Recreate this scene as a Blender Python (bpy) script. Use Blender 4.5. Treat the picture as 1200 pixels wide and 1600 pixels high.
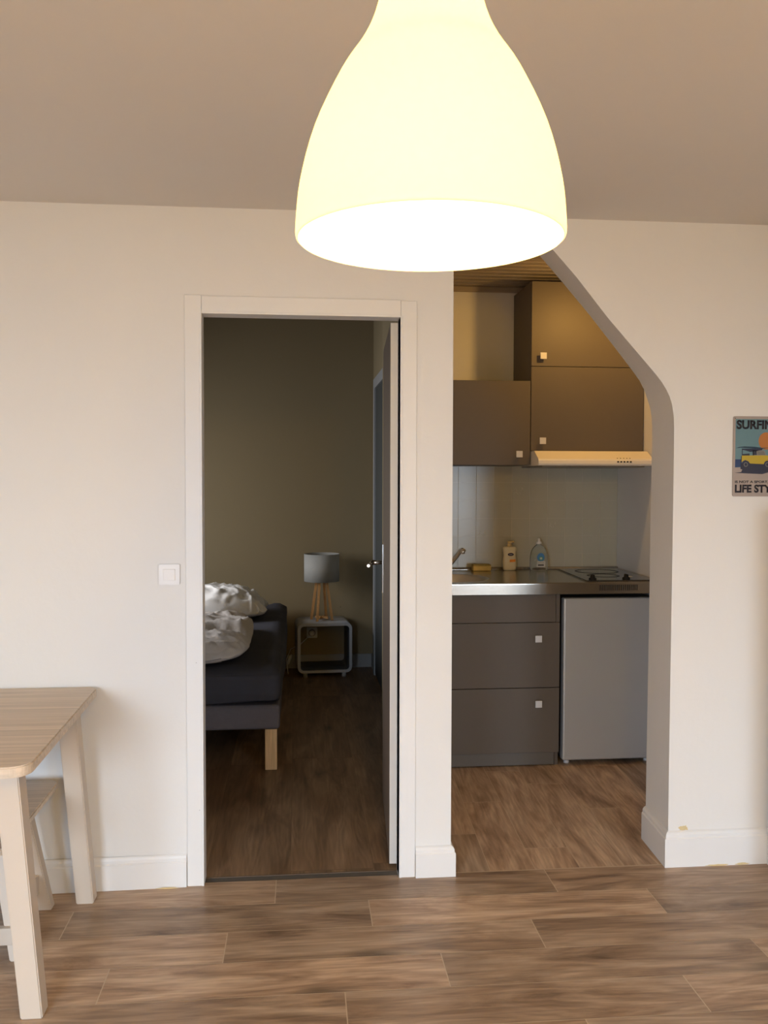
import bpy, bmesh, math, random
from mathutils import Vector, Matrix, noise
for o in list(bpy.data.objects): bpy.data.objects.remove(o, do_unlink=True)
S = bpy.context.scene
C = S.collection
PI = math.pi

# ------------------------------------------------------------------ camera
cam_d = bpy.data.cameras.new('camera'); cam = bpy.data.objects.new('camera', cam_d); C.objects.link(cam)
cam_d.sensor_fit = 'VERTICAL'; cam_d.sensor_height = 36.0; cam_d.lens = 31.5
cam_d.clip_start = 0.05; cam_d.clip_end = 60
r = Vector((0.99520117, -0.09782669, 0.00213817)); u = Vector((0.00135635, 0.0356411, 0.99936373)); f = Vector((0.09784065, 0.99456506, -0.03560275))
M = Matrix((r, u, -f)).transposed().to_4x4(); M.translation = Vector((0, -3.0949, 1.40))
cam.matrix_world = M
S.camera = cam

# ------------------------------------------------------------------ world, light, exposure
W = bpy.data.worlds.new('world'); S.world = W; W.use_nodes = True
W.node_tree.nodes['Background'].inputs[0].default_value = (0.62, 0.72, 0.86, 1)
W.node_tree.nodes['Background'].inputs[1].default_value = 0.35
S.view_settings.view_transform = 'Standard'; S.view_settings.look = 'None'
S.view_settings.gamma = 1.0; S.view_settings.use_curve_mapping = False
S.view_settings.exposure = 0.05

def area(name, loc, rot, sx, sy, power, col, spread=PI):
    l = bpy.data.lights.new(name, 'AREA'); l.shape = 'RECTANGLE'; l.size = sx; l.size_y = sy
    l.energy = power; l.color = col; l.spread = spread
    o = bpy.data.objects.new(name, l); C.objects.link(o); o.location = loc; o.rotation_euler = rot
    o.visible_camera = True
    return o
def lamp(name, kind, loc, power, col, size=0.03, rot=None, cone=1.5, blend=0.5):
    l = bpy.data.lights.new(name, kind); l.energy = power; l.color = col; l.shadow_soft_size = size
    if kind == 'SPOT': l.spot_size = cone; l.spot_blend = blend
    o = bpy.data.objects.new(name, l); C.objects.link(o); o.location = loc
    if rot: o.rotation_euler = rot
    return o
# daylight through the living room window behind the camera (window_1) and the bedroom window (window_2)
DAY = area("daylight_right_window", (2.22, -4.93, 1.15), (PI/2-0.87, 0, 0), 0.62, 1.5, 88, (0.68, 0.83, 1.0), 2.3)
DAY2 = area("daylight_left_window", (-1.55, -4.93, 1.15), (PI/2-0.87, 0, 0), 1.2, 1.5, 142, (0.68, 0.83, 1.0), 2.3)
DAYB = area('daylight_bedroom', (-2.32, 2.45, 1.35), (0, -PI/2+0.35, 0), 1.2, 1.0, 30.0, (0.97, 0.97, 1.0), 2.3)
PEND = lamp('pendant_bulb_light', 'POINT', (0.135, -2.19, 1.872), 76, (1.0, 0.60, 0.20), 0.035)
SPOT = lamp('kitchen_spot_light', 'SPOT', (1.47, 0.98, 2.31), 15, (1.0, 0.55, 0.13), 0.03, None, 2.9, 0.4)
SPOT.rotation_euler = (Vector((1.16, 1.52, 1.82)) - Vector((1.47, 0.98, 2.31))).to_track_quat('-Z', 'Y').to_euler()

WARM_FILL = lamp('added_warm_fill', 'POINT', (0.35, -3.25, 2.08), 44, (1.0, 0.59, 0.07), 0.10)  # added warm fill behind the camera, no fixture, warms the upper walls

# ------------------------------------------------------------------ materials
def mat(name, col, rough=0.6, metal=0.0, var=0.0, scale=8, bump=0.0, bscale=40, spec=0.5, **kw):
    m = bpy.data.materials.new(name); m.use_nodes = True
    nt = m.node_tree; b = nt.nodes['Principled BSDF']
    b.inputs['Roughness'].default_value = rough; b.inputs['Metallic'].default_value = metal
    b.inputs['Specular IOR Level'].default_value = spec
    tc = nt.nodes.new('ShaderNodeTexCoord')
    n = nt.nodes.new('ShaderNodeTexNoise'); n.inputs['Scale'].default_value = scale; n.inputs['Detail'].default_value = 5
    nt.links.new(tc.outputs['Object'], n.inputs['Vector'])
    mx = nt.nodes.new('ShaderNodeMix'); mx.data_type = 'RGBA'
    lo = [max(0, c*(1-var)) for c in col]; hi = [min(1, c*(1+var)) for c in col]
    mx.inputs[6].default_value = (*lo, 1); mx.inputs[7].default_value = (*hi, 1)
    nt.links.new(n.outputs['Fac'], mx.inputs[0]); nt.links.new(mx.outputs[2], b.inputs['Base Color'])
    if bump:
        n2 = nt.nodes.new('ShaderNodeTexNoise'); n2.inputs['Scale'].default_value = bscale; n2.inputs['Detail'].default_value = 4
        nt.links.new(tc.outputs['Object'], n2.inputs['Vector'])
        bp = nt.nodes.new('ShaderNodeBump'); bp.inputs['Strength'].default_value = bump; bp.inputs['Distance'].default_value = 0.01
        nt.links.new(n2.outputs['Fac'], bp.inputs['Height']); nt.links.new(bp.outputs['Normal'], b.inputs['Normal'])
    for k, v in kw.items(): b.inputs[k.replace('_', ' ')].default_value = v
    return m

def wood(name, stops, sx=1.2, sy=16, rough=0.5, axis=0, uv=False, seedvar=0.0, knots=False, bump=0.05):
    """wood grain; axis = the direction the grain runs in object space, or u when uv is used"""
    m = bpy.data.materials.new(name); m.use_nodes = True
    nt = m.node_tree; b = nt.nodes['Principled BSDF']; b.inputs['Roughness'].default_value = rough
    b.inputs['Specular IOR Level'].default_value = 0.35
    tc = nt.nodes.new('ShaderNodeTexCoord'); mp = nt.nodes.new('ShaderNodeMapping')
    nt.links.new(tc.outputs['UV' if uv else 'Object'], mp.inputs['Vector'])
    sc = [sy, sy, sy]; sc[axis] = sx; mp.inputs['Scale'].default_value = sc
    n = nt.nodes.new('ShaderNodeTexNoise'); n.inputs['Scale'].default_value = 1.0; n.inputs['Detail'].default_value = 7
    n.inputs['Roughness'].default_value = 0.62; n.inputs['Distortion'].default_value = 1.1
    nt.links.new(mp.outputs['Vector'], n.inputs['Vector'])
    ramp = nt.nodes.new('ShaderNodeValToRGB'); cr = ramp.color_ramp
    while len(cr.elements) < len(stops): cr.elements.new(0.5)
    for e, (p, c) in zip(cr.elements, stops): e.position = p; e.color = (*c, 1)
    nt.links.new(n.outputs['Fac'], ramp.inputs['Fac'])
    out = ramp.outputs['Color']
    # fine fibres
    mp2 = nt.nodes.new('ShaderNodeMapping'); sc2 = [sy*9]*3; sc2[axis] = sx*3; mp2.inputs['Scale'].default_value = sc2
    nt.links.new(tc.outputs['UV' if uv else 'Object'], mp2.inputs['Vector'])
    n2 = nt.nodes.new('ShaderNodeTexNoise'); n2.inputs['Scale'].default_value = 1.0; n2.inputs['Detail'].default_value = 3
    nt.links.new(mp2.outputs['Vector'], n2.inputs['Vector'])
    mr = nt.nodes.new('ShaderNodeMapRange'); mr.inputs[1].default_value = 0.3; mr.inputs[2].default_value = 0.7
    mr.inputs[3].default_value = 0.82; mr.inputs[4].default_value = 1.13
    nt.links.new(n2.outputs['Fac'], mr.inputs[0])
    mul = nt.nodes.new('ShaderNodeMix'); mul.data_type = 'RGBA'; mul.blend_type = 'MULTIPLY'; mul.inputs[0].default_value = 1
    nt.links.new(out, mul.inputs[6]); nt.links.new(mr.outputs[0], mul.inputs[7]); out = mul.outputs[2]
    if seedvar:
        at = nt.nodes.new('ShaderNodeAttribute'); at.attribute_name = 'seed'
        mr2 = nt.nodes.new('ShaderNodeMapRange'); mr2.inputs[3].default_value = 1-seedvar; mr2.inputs[4].default_value = 1+seedvar
        nt.links.new(at.outputs['Fac'], mr2.inputs[0])
        mul2 = nt.nodes.new('ShaderNodeMix'); mul2.data_type = 'RGBA'; mul2.blend_type = 'MULTIPLY'; mul2.inputs[0].default_value = 1
        nt.links.new(out, mul2.inputs[6]); nt.links.new(mr2.outputs[0], mul2.inputs[7]); out = mul2.outputs[2]
    if knots:
        mpw = nt.nodes.new('ShaderNodeMapping'); scw = [13.0]*3; scw[axis] = 1.5; mpw.inputs['Scale'].default_value = scw
        nt.links.new(tc.outputs['UV'], mpw.inputs['Vector'])
        wv = nt.nodes.new('ShaderNodeTexNoise'); wv.inputs['Scale'].default_value = 1.0; wv.inputs['Detail'].default_value = 1.0
        nt.links.new(mpw.outputs['Vector'], wv.inputs['Vector'])
        m1 = nt.nodes.new('ShaderNodeMath'); m1.operation = 'MULTIPLY'; m1.inputs[1].default_value = 55.0; nt.links.new(wv.outputs['Fac'], m1.inputs[0])
        m2 = nt.nodes.new('ShaderNodeMath'); m2.operation = 'SINE'; nt.links.new(m1.outputs[0], m2.inputs[0])
        m3 = nt.nodes.new('ShaderNodeMapRange'); m3.inputs[1].default_value = -1; m3.inputs[2].default_value = 1; m3.inputs[3].default_value = 0.90; m3.inputs[4].default_value = 1.07
        nt.links.new(m2.outputs[0], m3.inputs[0])
        mw = nt.nodes.new('ShaderNodeMix'); mw.data_type = 'RGBA'; mw.blend_type = 'MULTIPLY'; mw.inputs[0].default_value = 1
        nt.links.new(out, mw.inputs[6]); nt.links.new(m3.outputs[0], mw.inputs[7]); out = mw.outputs[2]
        mp3 = nt.nodes.new('ShaderNodeMapping'); sc3 = [6.5]*3; sc3[axis] = 2.3; mp3.inputs['Scale'].default_value = sc3
        nt.links.new(tc.outputs['UV'], mp3.inputs['Vector'])
        nz = nt.nodes.new('ShaderNodeTexNoise'); nz.inputs['Scale'].default_value = 3; nt.links.new(mp3.outputs['Vector'], nz.inputs['Vector'])
        md = nt.nodes.new('ShaderNodeMix'); md.data_type = 'RGBA'; md.blend_type = 'ADD'; md.inputs[0].default_value = 0.22
        nt.links.new(mp3.outputs['Vector'], md.inputs[6]); nt.links.new(nz.outputs['Color'], md.inputs[7])
        vo = nt.nodes.new('ShaderNodeTexVoronoi'); vo.inputs['Scale'].default_value = 0.8
        nt.links.new(md.outputs[2], vo.inputs['Vector'])
        mk = nt.nodes.new('ShaderNodeMapRange'); mk.inputs[1].default_value = 0.015; mk.inputs[2].default_value = 0.20
        mk.inputs[3].default_value = 0.36; mk.inputs[4].default_value = 1.0
        nt.links.new(vo.outputs['Distance'], mk.inputs[0])
        mul3 = nt.nodes.new('ShaderNodeMix'); mul3.data_type = 'RGBA'; mul3.blend_type = 'MULTIPLY'; mul3.inputs[0].default_value = 1
        nt.links.new(out, mul3.inputs[6]); nt.links.new(mk.outputs[0], mul3.inputs[7]); out = mul3.outputs[2]
    nt.links.new(out, b.inputs['Base Color'])
    if bump:
        bp = nt.nodes.new('ShaderNodeBump'); bp.inputs['Strength'].default_value = bump; bp.inputs['Distance'].default_value = 0.004
        nt.links.new(n2.outputs['Fac'], bp.inputs['Height']); nt.links.new(bp.outputs['Normal'], b.inputs['Normal'])
    return m

M_wall = mat('wall_paint', (0.77, 0.75, 0.725), 0.75, var=0.025, scale=3, bump=0.10, bscale=26, spec=0.2)
M_ceil = mat('ceiling_paint', (0.72, 0.68, 0.63), 0.85, var=0.02, scale=2, bump=0.05, bscale=30, spec=0.1)
M_trim = mat('trim_gloss_white', (0.78, 0.765, 0.75), 0.45, var=0.02, scale=5, bump=0.04, bscale=18)
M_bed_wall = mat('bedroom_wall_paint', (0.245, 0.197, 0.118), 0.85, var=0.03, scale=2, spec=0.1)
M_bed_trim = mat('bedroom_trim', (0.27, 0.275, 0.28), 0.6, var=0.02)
M_dark_door = mat('dark_grey_door', (0.05, 0.058, 0.06), 0.5, var=0.03)
M_leaf = mat('door_leaf_brown', (0.16, 0.115, 0.085), 0.4, var=0.05)
M_floor = wood('oak_vinyl_floor', [(0.26, (0.15, 0.088, 0.053)), (0.42, (0.31, 0.203, 0.130)), (0.55, (0.42, 0.292, 0.195)), (0.74, (0.54, 0.405, 0.288))], 2.0, 11, 0.40, 0, True, 0.20, True, bump=0.08)
M_seam = mat('floor_seam', (0.50, 0.39, 0.28), 0.6)
M_birch = wood('birch_veneer', [(0.30, (0.60, 0.485, 0.37)), (0.70, (0.66, 0.545, 0.43))], 0.8, 9, 0.42, 0, bump=0.02)
M_birch_leg = mat('birch_leg', (0.57, 0.485, 0.40), 0.5, var=0.04, scale=6)
M_beech = wood('oak_lamp_leg', [(0.30, (0.42, 0.22, 0.08)), (0.70, (0.62, 0.36, 0.15))], 2, 40, 0.5, 2)
M_pine = wood('pine_bed_leg', [(0.30, (0.62, 0.40, 0.20)), (0.70, (0.78, 0.55, 0.31))], 3, 45, 0.5, 2)
M_cab = mat('cabinet_taupe', (0.130, 0.108, 0.090), 0.5, var=0.03, scale=4, bump=0.03, bscale=250, spec=0.22)
M_cabside = mat('cabinet_edge', (0.10, 0.08, 0.066), 0.5, var=0.03)
M_black = mat('black_gap', (0.012, 0.012, 0.013), 0.6)
M_steel = mat('stainless_steel', (0.40, 0.375, 0.335), 0.22, 1.0, var=0.05, scale=6, bump=0.02, bscale=60)
M_steel_b = mat('sink_steel', (0.60, 0.58, 0.55), 0.30, 1.0, var=0.04)
M_chrome = mat('chrome', (0.75, 0.74, 0.72), 0.12, 1.0)
M_fridge = mat('fridge_silver', (0.52, 0.53, 0.54), 0.36, 0.4, var=0.03, scale=2, bump=0.012, bscale=140)
M_fridge_body = mat('fridge_body', (0.09, 0.09, 0.095), 0.5)
M_knob = mat('pale_knob', (0.66, 0.64, 0.64), 0.4)
M_hood = mat('hood_enamel', (0.86, 0.78, 0.67), 0.38, var=0.01)
M_tile = mat('glazed_tile', (0.50, 0.48, 0.39), 0.25, var=0.04, scale=7, bump=0.05, bscale=14)
M_grout = mat('grout', (0.66, 0.62, 0.53), 0.8)
M_glass_hob = mat('hob_glass', (0.022, 0.022, 0.024), 0.08, spec=0.7)
M_ring = mat('hob_ring', (0.008, 0.008, 0.008), 0.5)
M_blackp = mat('black_plastic', (0.012, 0.012, 0.012), 0.6, spec=0.2)
M_kceil = mat('kitchen_ceiling_board', (0.36, 0.30, 0.24), 0.6, var=0.03)
M_sheet = mat('charcoal_sheet', (0.062, 0.062, 0.076), 0.85, var=0.12, scale=10, bump=0.25, bscale=9, spec=0.2)
M_base = mat('grey_upholstery', (0.15, 0.137, 0.152), 0.9, var=0.08, scale=60, bump=0.2, bscale=300, spec=0.1)
M_linen = mat('cream_linen', (0.84, 0.82, 0.79), 0.85, var=0.03, scale=6, bump=0.15, bscale=30, spec=0.2)
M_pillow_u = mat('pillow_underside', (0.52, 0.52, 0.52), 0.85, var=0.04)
M_night = mat('nightstand_white', (0.42, 0.43, 0.45), 0.4, var=0.02)
M_night_in = mat('nightstand_inside', (0.055, 0.060, 0.068), 0.5, var=0.05)
M_shade = mat('linen_lampshade', (0.33, 0.33, 0.31), 0.9, var=0.05, scale=80)
M_white = mat('white_plastic', (0.80, 0.77, 0.75), 0.35)
M_cable = mat('pale_cable', (0.50, 0.50, 0.52), 0.5)
M_sponge = mat('sponge_foam', (0.62, 0.42, 0.12), 0.95, var=0.15, scale=60, bump=0.4, bscale=120)
M_lotion = mat('cream_bottle', (0.80, 0.70, 0.48), 0.3)
M_lotion_p = mat('yellow_pump', (0.70, 0.52, 0.25), 0.35)
M_navy = mat('navy_print', (0.03, 0.022, 0.06), 0.5)
M_orange = mat('orange_print', (0.80, 0.27, 0.03), 0.5)
M_label = mat('label_white', (0.60, 0.60, 0.57), 0.5)
M_blue = mat('blue_print', (0.07, 0.25, 0.55), 0.5)
M_green = mat('green_print', (0.10, 0.35, 0.22), 0.5)
M_clear = mat('clear_plastic', (0.90, 0.94, 0.96), 0.05, Transmission_Weight=1.0, IOR=1.2)
M_stain = mat('old_glue_stain', (0.66, 0.52, 0.28), 0.8, var=0.15, scale=60)
M_dirt = mat('dark_speck', (0.10, 0.07, 0.05), 0.9)
M_sign = mat('tin_sign_beige', (0.36, 0.295, 0.255), 0.45, var=0.05, scale=30)
M_s_sky = mat('sign_sky', (0.115, 0.215, 0.245), 0.45, var=0.08, scale=30)
M_s_sea = mat('sign_sea', (0.012, 0.035, 0.11), 0.45)
M_s_sun = mat('sign_sun', (0.42, 0.15, 0.022), 0.45)
M_s_yel = mat('sign_yellow', (0.46, 0.33, 0.012), 0.4, var=0.08, scale=40)
M_s_ink = mat('sign_ink', (0.012, 0.010, 0.018), 0.5)
M_s_brd = mat('sign_surfboard', (0.010, 0.035, 0.06), 0.5)
M_s_shd = mat('sign_shadow_print', (0.018, 0.018, 0.04), 0.5)
M_s_grey = mat('sign_grey', (0.22, 0.20, 0.19), 0.5)

# glowing translucent pendant shade (bulb inside)
def shade_mat():
    m = bpy.data.materials.new('opal_shade'); m.use_nodes = True; nt = m.node_tree
    b = nt.nodes['Principled BSDF']; nt.nodes.remove(b)
    out = nt.nodes['Material Output']
    d = nt.nodes.new('ShaderNodeBsdfDiffuse'); d.inputs['Color'].default_value = (0.90, 0.84, 0.62, 1)
    t = nt.nodes.new('ShaderNodeBsdfTranslucent'); t.inputs['Color'].default_value = (1.0, 0.96, 0.68, 1)
    mx = nt.nodes.new('ShaderNodeMixShader'); mx.inputs[0].default_value = 0.28
    nt.links.new(d.outputs[0], mx.inputs[1]); nt.links.new(t.outputs[0], mx.inputs[2])
    e = nt.nodes.new('ShaderNodeEmission'); e.inputs['Color'].default_value = (1.0, 0.92, 0.52, 1); e.inputs['Strength'].default_value = 0.40
    a = nt.nodes.new('ShaderNodeAddShader'); nt.links.new(mx.outputs[0], a.inputs[0]); nt.links.new(e.outputs[0], a.inputs[1])
    nt.links.new(a.outputs[0], out.inputs['Surface'])
    return m
M_opal = shade_mat()
def emit(name, col, s):
    m = bpy.data.materials.new(name); m.use_nodes = True; nt = m.node_tree
    b = nt.nodes['Principled BSDF']; b.inputs['Emission Color'].default_value = (*col, 1); b.inputs['Emission Strength'].default_value = s
    b.inputs['Base Color'].default_value = (*col, 1)
    return m
M_bulb = emit('lit_bulb', (1.0, 0.80, 0.50), 18)
M_lens = emit('lit_spot_lens', (1.0, 0.65, 0.28), 6)

# ------------------------------------------------------------------ mesh helpers
def box(bm, x0, x1, y0, y1, z0, z1, mi=0, bev=0.0, seg=2, rot=None, piv=None):
    b2 = bmesh.new(); bmesh.ops.create_cube(b2, size=1)
    for v in b2.verts: v.co = Vector(((x0+x1)/2+v.co.x*(x1-x0), (y0+y1)/2+v.co.y*(y1-y0), (z0+z1)/2+v.co.z*(z1-z0)))
    if bev: bmesh.ops.bevel(b2, geom=b2.edges[:], offset=bev, segments=seg, affect='EDGES', profile=0.5)
    if rot is not None:
        p = Vector(piv if piv else ((x0+x1)/2, (y0+y1)/2, (z0+z1)/2))
        for v in b2.verts: v.co = rot @ (v.co-p) + p
    join(bm, b2, mi)
def join(bm, b2, mi=None):
    vm = {v: bm.verts.new(v.co) for v in b2.verts}
    for fc in b2.faces:
        try: nf = bm.faces.new([vm[v] for v in fc.verts])
        except ValueError: continue
        nf.material_index = mi if mi is not None else fc.material_index; nf.smooth = fc.smooth
    b2.free()
def prism(bm, pts, axis, a0, a1, mi=0, bev=0.0, smooth=False):
    """polygon in the plane of the two other axes, extruded along axis from a0 to a1"""
    def P(p, a):
        return {0: Vector((a, p[0], p[1])), 1: Vector((p[0], a, p[1])), 2: Vector((p[0], p[1], a))}[axis]
    b2 = bmesh.new()
    lo = [b2.verts.new(P(p, a0)) for p in pts]; hi = [b2.verts.new(P(p, a1)) for p in pts]
    n = len(pts)
    b2.faces.new(lo); b2.faces.new(hi[::-1])
    for i in range(n):
        fc = b2.faces.new((lo[i], hi[i], hi[(i+1) % n], lo[(i+1) % n])); fc.smooth = smooth
    bmesh.ops.recalc_face_normals(b2, faces=b2.faces[:])
    if bev: bmesh.ops.bevel(b2, geom=b2.edges[:], offset=bev, segments=2, affect='EDGES')
    bmesh.ops.triangulate(b2, faces=[x for x in b2.faces if len(x.verts) > 4])
    join(bm, b2, mi)
def lathe(bm, prof, c=(0, 0, 0), n=48, mi=0, smooth=True, cap=True, sx=1, sy=1):
    rings = []
    for (rr, z) in prof:
        rings.append([bm.verts.new((c[0]+rr*sx*math.cos(2*PI*k/n), c[1]+rr*sy*math.sin(2*PI*k/n), c[2]+z)) for k in range(n)])
    for a, b in zip(rings, rings[1:]):
        for k in range(n):
            fc = bm.faces.new((a[k], a[(k+1) % n], b[(k+1) % n], b[k])); fc.smooth = smooth; fc.material_index = mi
    if cap:
        for rg, rev in ((rings[0], True), (rings[-1], False)):
            fc = bm.faces.new(rg[::-1] if rev else rg); fc.material_index = mi
def tube(bm, pts, rad, n=10, mi=0, cap=True):
    pts = [Vector(p) for p in pts]; rings = []
    up = Vector((0, 0, 1))
    for i, p in enumerate(pts):
        d = (pts[min(i+1, len(pts)-1)] - pts[max(i-1, 0)]).normalized()
        a = d.cross(up if abs(d.dot(up)) < 0.95 else Vector((1, 0, 0))).normalized(); b = d.cross(a)
        rr = rad[i] if isinstance(rad, (list, tuple)) else rad
        rings.append([bm.verts.new(p + a*rr*math.cos(2*PI*k/n) + b*rr*math.sin(2*PI*k/n)) for k in range(n)])
    for a, b in zip(rings, rings[1:]):
        for k in range(n):
            fc = bm.faces.new((a[k], a[(k+1) % n], b[(k+1) % n], b[k])); fc.smooth = True; fc.material_index = mi
    if cap:
        for rg in (rings[0], rings[-1]):
            fc = bm.faces.new(rg); fc.material_index = mi
def bar(bm, p0, p1, w0, d0, w1=None, d1=None, mi=0, bev=0.003):
    """square-section bar between two points, axis-aligned section w (x) by d (y)"""
    w1 = w1 or w0; d1 = d1 or d0; b2 = bmesh.new()
    q = [[b2.verts.new((p[0]+sx*w/2, p[1]+sy*d/2, p[2])) for sx, sy in ((-1, -1), (1, -1), (1, 1), (-1, 1))] for p, w, d in ((p0, w0, d0), (p1, w1, d1))]
    b2.faces.new(q[0][::-1]); b2.faces.new(q[1])
    for k in range(4): b2.faces.new((q[0][k], q[0][(k+1) % 4], q[1][(k+1) % 4], q[1][k]))
    bmesh.ops.recalc_face_normals(b2, faces=b2.faces[:])
    if bev: bmesh.ops.bevel(b2, geom=b2.edges[:], offset=bev, segments=2, affect='EDGES')
    join(bm, b2, mi)
def rrect(x0, x1, y0, y1, rr, n=8, corners=(1, 1, 1, 1)):
    out = []
    for (cx, cy, a0, on) in ((x1-rr, y1-rr, 0, corners[0]), (x0+rr, y1-rr, PI/2, corners[1]), (x0+rr, y0+rr, PI, corners[2]), (x1-rr, y0+rr, 1.5*PI, corners[3])):
        if on: out += [(cx+rr*math.cos(a0+PI/2*k/n), cy+rr*math.sin(a0+PI/2*k/n)) for k in range(n+1)]
        else: out.append((cx+rr*(1 if math.cos(a0+.1) > 0 else -1), cy+rr*(1 if math.sin(a0+.1) > 0 else -1)))
    return out
def obj(name, bm, m, parent=None, recalc=True):
    if recalc: bmesh.ops.recalc_face_normals(bm, faces=bm.faces[:])
    me = bpy.data.meshes.new(name); bm.to_mesh(me); bm.free()
    for x in (m if isinstance(m, (list, tuple)) else [m]): me.materials.append(x)
    o = bpy.data.objects.new(name, me); C.objects.link(o)
    if parent: o.parent = parent; o.matrix_parent_inverse = Matrix.Translation(-parent.matrix_local.translation) if parent.parent is None else Matrix()
    return o
def thing(name, label, cat, loc=(0, 0, 0), group=None):
    o = bpy.data.objects.new(name, None); C.objects.link(o); o.location = loc; o.empty_display_size = 0.05
    o.matrix_local  # world-space meshes are parented with an inverse translation
    o['label'] = label; o['category'] = cat
    if group: o['group'] = group
    return o
def part(name, bm, m, t):
    """t is an Empty or mesh; mesh data is in world space and is shifted to the parent's frame"""
    bmesh.ops.recalc_face_normals(bm, faces=bm.faces[:])
    me = bpy.data.meshes.new(name); bm.to_mesh(me); bm.free()
    for x in (m if isinstance(m, (list, tuple)) else [m]): me.materials.append(x)
    o = bpy.data.objects.new(name, me); C.objects.link(o); o.parent = t
    off = Vector((0, 0, 0)); p = t
    while p is not None: off += p.location; p = p.parent
    me.transform(Matrix.Translation(-off))
    return o
def tag(o, label, cat, group=None):
    o['label'] = label; o['category'] = cat
    if group: o['group'] = group
    return o
def struct(name, bm, m, recalc=True):
    o = obj(name, bm, m, None, recalc); o['kind'] = 'structure'; return o
def quick(name, m, *boxes, **k):
    bm = bmesh.new()
    for b in boxes: box(bm, *b, **k)
    return struct(name, bm, m)

# ------------------------------------------------------------------ floors (planks as geometry, seams showing between them)
H = 2.316
def planks(name, clip, pitch, length, row0, rows, offs, ang=0.0, org=(0, 0), along='x', gap=0.0013, z=0.0, seed=1, egap=0.0016, mats=None):
    rnd = random.Random(seed); bm = bmesh.new(); uvl = bm.loops.layers.uv.new('UVMap'); sl = bm.faces.layers.float.new('seed')
    x0, x1, y0, y1 = clip
    R = Matrix.Rotation(ang, 2); O = Vector(org)
    for k in rows:
        a = row0 + k*pitch
        off = offs.get(k, rnd.random()*length)
        j0 = -8
        for j in range(j0, 9):
            s = off + j*length
            sd = rnd.random(); ru = rnd.random()*50; rv = rnd.random()*50
            qs = [(s+egap, a+gap), (s+length-egap, a+gap), (s+length-egap, a+pitch-gap), (s+egap, a+pitch-gap)]
            co = []
            for (p, q) in qs:
                w = Vector((p, q)) if along == 'x' else Vector((q, p))
                w = R @ (w) + O; co.append(w)
            if max(c.x for c in co) < x0 or min(c.x for c in co) > x1 or max(c.y for c in co) < y0 or min(c.y for c in co) > y1: continue
            vs = [bm.verts.new((c.x, c.y, z)) for c in co]
            fc = bm.faces.new(vs)
            for lp, (p, q) in zip(fc.loops, qs): lp[uvl].uv = (p+ru, q+rv)
            fc[sl] = sd; fc.normal_update()
            if fc.normal.z < 0: fc.normal_flip()
    for (pc, nr) in (((x0, 0, 0), (-1, 0, 0)), ((x1, 0, 0), (1, 0, 0)), ((0, y0, 0), (0, -1, 0)), ((0, y1, 0), (0, 1, 0))):
        bmesh.ops.bisect_plane(bm, geom=bm.verts[:]+bm.edges[:]+bm.faces[:], plane_co=pc, plane_no=nr, clear_outer=True)
    # seam bed and slab beneath
    vs = [bm.verts.new((x, y, z-0.0005)) for x, y in ((x0, y0), (x1, y0), (x1, y1), (x0, y1))]
    fc = bm.faces.new(vs); fc.material_index = 1
    box(bm, x0, x1, y0, y1, z-0.06, z-0.002, 1)
    return struct(name, bm, mats or [M_floor, M_seam], recalc=False)
planks('floor', (-2.6, 2.6, -5.0, 0.017), 0.1775, 0.957, 0.017-0.1775, range(0, -30, -1), {0: -0.07, -1: 0.24, -2: -0.21, -3: 0.428, -4: 0.136}, ang=-0.006, seed=4)
planks('floor', (0.545, 1.85, 0.017, 1.90), 0.165, 0.90, 0.69-0.165*5, range(0, 14), {5: 0.735, 4: 0.386, 6: 0.240, 7: 0.958, 8: 0.640, 9: 0.3}, ang=-0.045, org=(0, 0), along='y', seed=8)
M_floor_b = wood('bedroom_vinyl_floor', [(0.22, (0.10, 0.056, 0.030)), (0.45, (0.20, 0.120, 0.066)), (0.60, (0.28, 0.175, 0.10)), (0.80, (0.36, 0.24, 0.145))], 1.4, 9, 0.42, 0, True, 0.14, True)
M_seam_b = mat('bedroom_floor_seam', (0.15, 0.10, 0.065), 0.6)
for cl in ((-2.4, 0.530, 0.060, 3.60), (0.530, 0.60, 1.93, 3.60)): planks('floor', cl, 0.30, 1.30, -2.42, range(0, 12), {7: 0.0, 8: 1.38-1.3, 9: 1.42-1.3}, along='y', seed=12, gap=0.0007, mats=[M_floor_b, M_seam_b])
quick('trim_6', mat('threshold_dark', (0.10, 0.085, 0.07), 0.6, var=0.2, scale=20), (-0.318, 0.36, 0.017, 0.060, -0.02, -0.004))

# ------------------------------------------------------------------ front wall (with the bedroom doorway and the hand-plastered arch)
FA = [(0.545, 2.28), (0.83, 2.28), (0.906, 2.197), (0.981, 2.116), (1.098, 1.974), (1.217, 1.843), (1.276, 1.778), (1.299, 1.750), (1.315, 1.725), (1.328, 1.700), (1.337, 1.672), (1.344, 1.631), (1.346, 1.590), (1.3465, 1.517), (1.346, 1.173), (1.345, 0.826), (1.344, 0.36), (1.344, -0.005)]
RA = [(0.545, 2.31), (0.85, 2.325), (0.925, 2.241), (0.995, 2.165), (1.115, 2.029), (1.235, 1.884), (1.292, 1.813), (1.314, 1.784), (1.332, 1.750), (1.346, 1.715), (1.357, 1.680), (1.364, 1.645), (1.367, 1.600), (1.367, 1.53), (1.365, 1.20), (1.364, 0.85), (1.361, 0.34), (1.360, -0.005)]
bm = bmesh.new()
TOP = 2.62; XR = 2.6; WB = 0.25
prism(bm, [(-2.6, -0.005), (-0.317, -0.005), (-0.317, 1.962), (0.36, 1.962), (0.36, -0.005), (0.545, -0.005), (0.545, TOP), (-2.6, TOP)], 1, 0.0, 0.062)
fo = [bm.verts.new((x, 0, z)) for x, z in FA]; ro = [bm.verts.new((x, WB, z)) for x, z in RA]
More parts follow.
